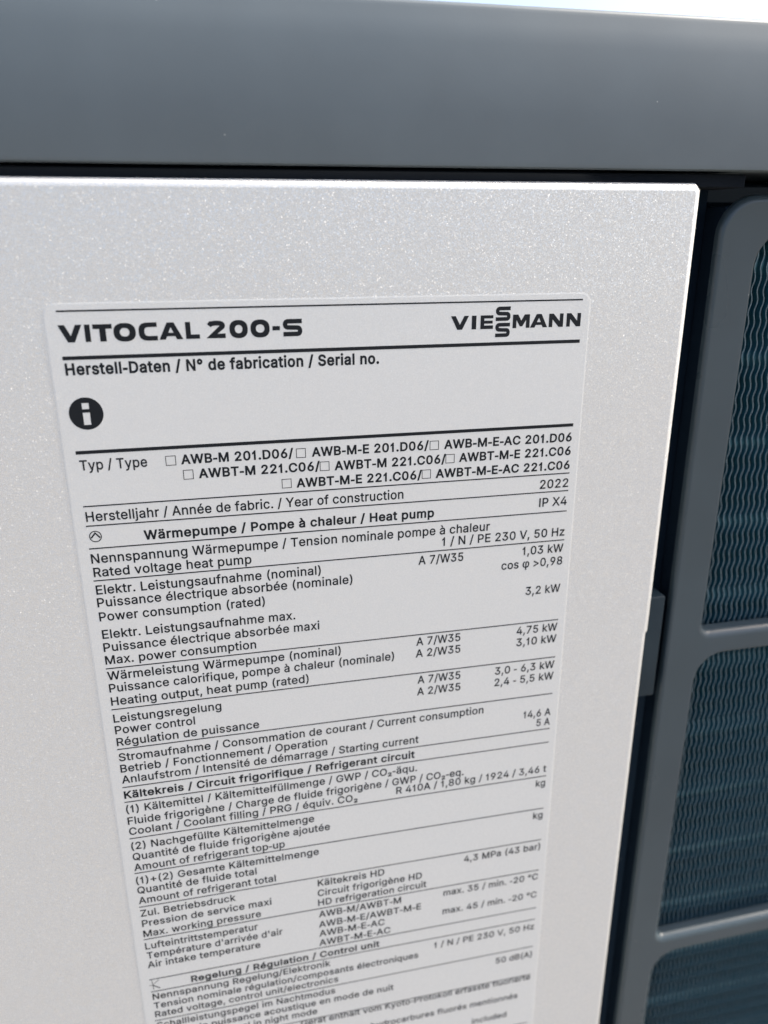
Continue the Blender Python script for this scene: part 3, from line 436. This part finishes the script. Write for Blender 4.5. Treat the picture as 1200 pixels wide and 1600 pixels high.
ROWS = """Herstell-Daten / N° de fabrication / Serial no.|B|0.2|58.0|-11.31
Typ / Type|R|0.4|12.6|-29.19
AWB-M 201.D06/|B|18.9|40.5|-29.16
AWB-M-E 201.D06/|B|44.2|68.3|-29.23
AWB-M-E-AC 201.D06|B|71.6|99.9|-29.31
AWBT-M 221.C06/|B|22.0|45.7|-32.17
AWBT-M 221.C06/|B|48.7|72.0|-32.36
AWBT-M-E 221.C06|B|74.9|99.9|-32.31
AWBT-M-E 221.C06/|B|40.9|66.9|-35.45
AWBT-M-E-AC 221.C06|B|69.9|99.9|-35.46
Herstelljahr / Année de fabric. / Year of construction|R|0.2|63.0|-39.45
2022|R|93.3|99.9|-39.53
IP X4|R|93.4|99.9|-43.66
Wärmepumpe / Pompe à chaleur / Heat pump|B|10.5|69.7|-44.07
Nennspannung Wärmepumpe / Tension nominale pompe à chaleur|R|0.1|82.3|-48.17
Rated voltage heat pump|R|0.2|31.0|-51.08
1 / N / PE 230 V, 50 Hz|R|71.6|99.9|-50.87
A 7/W35|R|66.4|76.5|-54.76
1,03 kW|R|90.2|99.9|-54.76
cos φ >0,98|R|85.4|99.9|-57.83
Elektr. Leistungsaufnahme (nominal)|R|0.2|45.2|-54.89
Puissance électrique absorbée (nominale)|R|0.1|51.9|-57.66
Power consumption (rated)|R|0.1|33.2|-60.81
Elektr. Leistungsaufnahme max.|R|0.2|39.4|-64.79
Puissance électrique absorbée maxi|R|0.1|44.5|-67.77
Max. power consumption|R|0.1|30.8|-70.72
3,2 kW|R|91.5|99.9|-64.63
Wärmeleistung Wärmepumpe (nominal)|R|0.1|49.0|-74.42
Puissance calorifique, pompe à chaleur (nominale)|R|0.1|61.0|-77.36
Heating output, heat pump (rated)|R|0.1|41.7|-80.54
A 7/W35|R|66.1|76.4|-74.44
A 2/W35|R|66.0|76.5|-77.43
4,75 kW|R|89.9|99.9|-74.53
3,10 kW|R|90.0|99.9|-77.55
Leistungsregelung|R|0.1|22.5|-84.74
Power control|R|0.1|16.7|-87.61
Régulation de puissance|R|0.1|30.3|-90.61
A 7/W35|R|66.5|76.7|-84.29
A 2/W35|R|66.4|76.8|-87.38
3,0 - 6,3 kW|R|85.1|99.9|-84.46
2,4 - 5,5 kW|R|85.1|99.9|-87.51
Stromaufnahme / Consommation de courant / Current consumption|R|0.1|82.7|-94.52
Betrieb / Fonctionnement / Operation|R|0.1|45.3|-97.44
Anlaufstrom / Intensité de démarrage / Starting current|R|0.1|66.9|-100.29
14,6 A|R|92.9|99.9|-97.52
5 A|R|96.4|99.9|-100.25
Kältekreis / Circuit frigorifique / Refrigerant circuit|B|0.1|66.0|-104.36
(1) Kältemittel / Kältemittelfüllmenge / GWP / CO₂-äqu.|R|0.1|66.6|-108.21
Fluide frigorigène / Charge de fluide frigorigène / GWP / CO₂-eq.|R|0.1|78.3|-111.40
Coolant / Coolant filling / PRG / équiv. CO₂|R|0.1|52.1|-114.28
R 410A / 1,80 kg / 1924 / 3,46 t|R|61.5|99.9|-114.02
kg|R|97.4|99.9|-118.26
kg|R|97.3|99.9|-128.15
(2) Nachgefüllte Kältemittelmenge|R|0.1|41.6|-118.40
Quantité de fluide frigorigène ajoutée|R|0.1|45.3|-121.43
Amount of refrigerant top-up|R|0.1|34.4|-124.46
(1)+(2) Gesamte Kältemittelmenge|R|0.1|42.4|-128.28
Quantité de fluide total|R|0.1|27.4|-131.14
Amount of refrigerant total|R|0.1|31.8|-134.18
4,3 MPa (43 bar)|R|79.2|99.9|-138.22
Zul. Betriebsdruck|R|0.1|22.0|-138.02
Pression de service maxi|R|0.1|30.4|-141.11
Max. working pressure|R|0.1|27.7|-144.29
Kältekreis HD|R|41.8|58.5|-137.97
Circuit frigorigène HD|R|41.7|68.2|-141.11
HD refrigeration circuit|R|41.7|69.4|-144.12
Lufteintrittstemperatur|R|0.1|26.7|-148.16
Température d'arrivée d'air|R|0.2|32.6|-151.13
Air intake temperature|R|0.1|27.0|-154.06
AWB-M/AWBT-M|R|41.8|62.8|-147.86
AWB-M-E/AWBT-M-E|R|41.7|68.1|-151.12
AWB-M-E-AC|R|41.7|58.5|-154.09
AWBT-M-E-AC|R|41.6|60.0|-157.12
max. 35 / min. -20 °C|R|74.0|99.9|-148.12
max. 45 / min. -20 °C|R|73.9|99.9|-154.17
Regelung / Régulation / Control unit|B|9.7|57.1|-161.09
Nennspannung Regelung/Elektronik|R|0.2|44.2|-164.50
Tension nominale régulation/composants électroniques|R|0.2|67.5|-167.50
Rated voltage, control unit/electronics|R|0.2|46.1|-170.40
1 / N / PE 230 V, 50 Hz|R|71.8|99.9|-165.30
Schallleistungspegel im Nachtmodus|R|0.3|45.2|-174.20
Niveau de puissance acoustique en mode de nuit|R|0.3|60.8|-177.20
Sound power level in night mode|R|0.3|40.3|-180.20
50 dB(A)|R|89.4|99.9|-175.22
Gerät enthält vom Kyoto-Protokoll erfasste fluorierte|R|35.9|99.9|-183.61
hydrocarbures fluorés mentionnés|R|54.6|96.5|-189.73
included|R|83.3|93.5|-196.15"""
FONT = {}
for line in GLYPHS.split('\n'):
    head, *cs = line[1:].split('|'); loops = []
    for c in cs:
        v = [int(x) for x in c.split()]; loops.append(list(zip(v[::2], v[1::2])))
    FONT[line[0]] = (int(head), loops)
def area(p): return sum(p[i - 1][0] * p[i][1] - p[i][0] * p[i - 1][1] for i in range(len(p))) / 2
def winding(p, poly):
    """times a loop winds round p, anticlockwise positive"""
    w = 0
    for i in range(len(poly)):
        (x1, y1), (x2, y2) = poly[i - 1], poly[i]
        side = (x2 - x1) * (p[1] - y1) - (p[0] - x1) * (y2 - y1)
        if y1 <= p[1] < y2 and side > 0: w += 1
        elif y2 <= p[1] < y1 and side < 0: w -= 1
    return w
def fatten(p, d):
    """grow a loop outwards by d along its mitres (outer loops are clockwise)"""
    if not d: return p
    n = len(p); out = []
    for i in range(n):
        a, b, c = (Vector(p[i - 1]), Vector(p[i]), Vector(p[(i + 1) % n]))
        e1, e2 = (b - a).normalized(), (c - b).normalized()
        n1, n2 = Vector((-e1.y, e1.x)), Vector((-e2.y, e2.x)); m = n1 + n2
        if m.length < 0.2: m = n1
        m.normalize(); k = d / max(0.45, m.dot(n1)); out.append((b.x + m.x * k, b.y + m.y * k))
    return out
CACHE = {}
def fill(loops):
    """triangles of the region the loops wind round (outer loops clockwise, holes the other way), overlaps merged"""
    pts = [Vector(p) for l in loops for p in l]; edges, k = [], 0
    for l in loops:
        edges += [(k + i, k + (i + 1) % len(l)) for i in range(len(l))]; k += len(l)
    v, _, f, *_ = delaunay_2d_cdt(pts, edges, [], 0, 1e-4)
    keep = []
    for t in f:
        c = sum((v[i] for i in t), Vector((0, 0))) / len(t)
        if sum(winding(c, l) for l in loops) < 0: keep.append(tuple(t))
    return v, keep
def glyph(ch, weight):
    if (ch, weight) not in CACHE: CACHE[ch, weight] = fill([fatten(p, weight) for p in FONT[ch][1]])
    return CACHE[ch, weight]
def set_text(s, x0, x1, z, cap, weight):
    """printed line from x0 to x1, capitals cap high, standing on z"""
    pen, items, lo, hi = 0, [], 1e9, -1e9
    for ch in s:
        adv, loops = FONT[ch]
        if loops:
            items.append((ch, pen)); xs = [x for p in loops for x, _ in p]
            lo = min(lo, min(xs) + pen - weight); hi = max(hi, max(xs) + pen + weight)
        pen += adv + 1.2 * weight
    sx = (x1 - x0) / (hi - lo); sz = cap / (509 + 2 * weight); vs, fs = [], []
    for ch, px in items:
        v, f = glyph(ch, weight); n = len(vs)
        vs += [(x0 + (p.x + px - lo) * sx, z + (p.y + weight) * sz) for p in v]; fs += [tuple(n + i for i in t) for t in f]
    return vs, fs

for line in ROWS.split('\n'):
    s, w, a, b, z = line.split('|'); a, b, z = float(a), float(b), float(z)
    cap = 2.2 if s.startswith('Herstell-') else (1.95 if w == 'B' and s.startswith('AWB') else 2.03)
    ink('printed_line', set_text(s, a, b, z, cap, (29 if s.startswith('Herstell-') else 26) if w == 'B' else 15))
for z, h in ((0, .3), (-8.22, .68), (-25.71, .68), (-36.34, .26), (-40.33, .26), (-45.04, .26), (-51.87, .26), (-71.7, .26), (-81.5, .26),
             (-91.45, .26), (-101.33, .26), (-105.28, .26), (-115.25, .26), (-125.14, .26), (-135.09, .26), (-145.02, .26), (-157.82, .26),
             (-161.81, .26), (-171.47, .26), (-181.72, .26), (-200.19, .26)):
    ink('printed_rule', [[rect(0, z - h / 2, 100, z + h / 2)]])
for x, z in ((16.0, -29.25), (41.05, -29.3), (68.5, -29.35), (19.05, -32.25), (45.7, -32.3), (71.95, -32.4), (37.95, -35.4), (66.9, -35.4)):
    ink('check_box', [[rect(x, z, x + 1.95, z + 1.95), rect(x + .14, z + .14, x + 1.81, z + 1.81)]])

# display lettering, drawn letter by letter on a capital height of 1
def arc(cx, cz, rx, rz, a0, a1, n=10, p=2.4):
    out = []
    for k in range(n + 1):
        a = math.radians(a0 + (a1 - a0) * k / n); c, s = math.cos(a), math.sin(a)
        out.append((cx + rx * math.copysign(abs(c) ** (2 / p), c), cz + rz * math.copysign(abs(s) ** (2 / p), s)))
    return out
def stroke(pts, w):
    """a line of width w along pts with mitred joins"""
    n = len(pts); L, R = [], []
    for i in range(n):
        b = Vector(pts[i]); e1 = (b - Vector(pts[i - 1])).normalized() if i else None
        e2 = (Vector(pts[i + 1]) - b).normalized() if i < n - 1 else None
        e1 = e1 or e2; e2 = e2 or e1
        n1 = Vector((-e1.y, e1.x)); m = (n1 + Vector((-e2.y, e2.x))).normalized(); k = w / 2 / max(.4, m.dot(n1))
        L.append((b.x + m.x * k, b.y + m.y * k)); R.append((b.x - m.x * k, b.y - m.y * k))
    return L + R[::-1]
def letter(ch, w):
    s, h = 0.29, 0.25
    if ch == 'I': return [[rect(0, 0, w, 1)]]
    if ch == 'V': return [[[(0, 1), (.37, 1), (w / 2 + .01, .37), (w - .36, 1), (w, 1), (w / 2 + .19, 0), (w / 2 - .19, 0)]]]
    if ch == 'T': return [[[(0, 1), (w, 1), (w, .73), (w / 2 + .18, .73), (w / 2 + .18, 0), (w / 2 - .18, 0), (w / 2 - .18, .73), (0, .73)]]]
    if ch == 'L': return [[[(0, 0), (w, 0), (w, .26), (.3, .26), (.3, 1), (0, 1)]]]
    if ch == 'E': return [[[(0, 0), (w, 0), (w, .26), (.3, .26), (.3, .39), (w - .04, .39), (w - .04, .61), (.3, .61), (.3, .77), (w, .77), (w, 1), (0, 1)]]]
    if ch in 'O0':
        t = .36 if ch == 'O' else .325
        return [[arc(w / 2, .5, w / 2, .54, 0, 350, 35), arc(w / 2, .5, w / 2 - t, .245, 0, 350, 35, 2.2)]]
    if ch == 'C':
        return [[arc(.6, .5, .6, .53, 90, 270, 18, 2.8) + [(w, -.03), (w, .24)] + arc(.62, .5, .29, .26, 270, 90, 14, 2.8) + [(w, .76), (w, 1.03)]]]
    if ch == 'A':
        c = w / 2
        return [[[(0, 0), (c - .2, 1), (c + .2, 1), (w, 0), (w - .37, 0), (w - .46, .19), (.46, .19), (.37, 0)],
                 [(c - .15, .4), (c + .15, .4), (c, .72)]]]
    if ch == 'M': return [[[(0, 0), (0, 1), (.42, 1), (w / 2, .55), (w - .42, 1), (w, 1), (w, 0), (w - .3, 0), (w - .3, .58), (w / 2 + .1, .12), (w / 2 - .1, .12), (.3, .58), (.3, 0)]]]
    if ch == 'N': return [[[(0, 0), (0, 1), (.36, 1), (w - .3, .44), (w - .3, 1), (w, 1), (w, 0), (w - .36, 0), (.3, .56), (.3, 0)]]]
    if ch == '-': return [[rect(0, .36, w, .62)]]
    if ch == '2':
        return [[stroke([(.06, .74), (.16, .86)] + arc(w / 2, .74, w / 2 - .15, .15, 120, -35, 10) + [(.2, .13), (w, .13)], .29)]]
    if ch == 'S':
        return [[stroke([(w, .885)] + arc(.33, .7, .2, .185, 90, 270, 10) + arc(w - .3, .305, .17, .19, 90, -90, 10) + [(0, .115)], .275)]]
    return []
def lettering(name, items, z, cap, label):
    polys = []
    for ch, x0, x1, dz in items:
        polys += [[[(x0 + x * cap, z + dz + y * cap) for x, y in r] for r in rings] for rings in letter(ch, (x1 - x0) / cap)]
    return ink(name, polys, label)
lettering('model_lettering', [('V', -.1, 3.95, 0), ('I', 4.35, 5.3, 0), ('T', 5.75, 9.05, 0), ('O', 9.25, 13.1, 0), ('C', 13.6, 16.85, 0), ('A', 17.1, 21.35, 0),
          ('L', 21.85, 24.35, 0), ('2', 25.9, 29.0, 0), ('0', 29.75, 33.1, 0), ('0', 33.6, 37.15, 0), ('-', 37.65, 39.05, 0), ('S', 39.65, 43.2, 0)], -5.45, 3.05,
          'large bold black type name at the top left of the plate')
lettering('maker_lettering', [('V', 72.4, 76.1, 0), ('I', 76.7, 77.65, 0), ('E', 78.5, 81.15, 0), ('S', 81.65, 84.7, 1.55), ('S', 81.65, 84.7, -1.6), ('M', 85.25, 88.85, 0),
          ('A', 88.95, 92.65, 0), ('N', 92.95, 96.05, 0), ('N', 96.75, 99.85, 0)], -5.25, 2.65, 'bold black maker lettering with two stacked letters at the top right')
ink('information_symbol', [[[(2.8 + 3.02 * math.cos(math.radians(a)), -18.4 + 3.02 * math.sin(math.radians(a))) for a in range(0, 360, 6)],
    rect(2.2, -17.55, 3.42, -16.42), rect(2.2, -20.5, 3.45, -18.2)]], 'round black symbol with a light letter i')
ink('unit_symbol', [[[(1.5 + 1.18 * math.cos(math.radians(a)), -42.55 + 1.18 * math.sin(math.radians(a))) for a in range(0, 360, 10)],
    [(1.5 + .98 * math.cos(math.radians(a)), -42.55 + .98 * math.sin(math.radians(a))) for a in range(0, 360, 10)]],
    [stroke([(.66, -42.85), (1.5, -41.85), (2.34, -42.85)], .3)]], 'small circle with an arrowhead inside')
ink('written_letter', [[stroke([(.55, -158.1), (.72, -161.2)], .14)], [stroke([(-.2, -159.6), (.5, -159.75), (2.25, -158.2)], .13)], [stroke([(.6, -159.7), (2.25, -161.0)], .26)]],
    'handwritten letter K in pen')

# ------------------------------------------------------------------ ground the unit stands on
bm = bmesh.new(); bmesh.ops.create_grid(bm, x_segments=4, y_segments=4, size=3000)
for v in bm.verts: v.co.z = GZ
g = from_bm('ground', bm, M_GROUND, None, False); g['kind'] = 'structure'
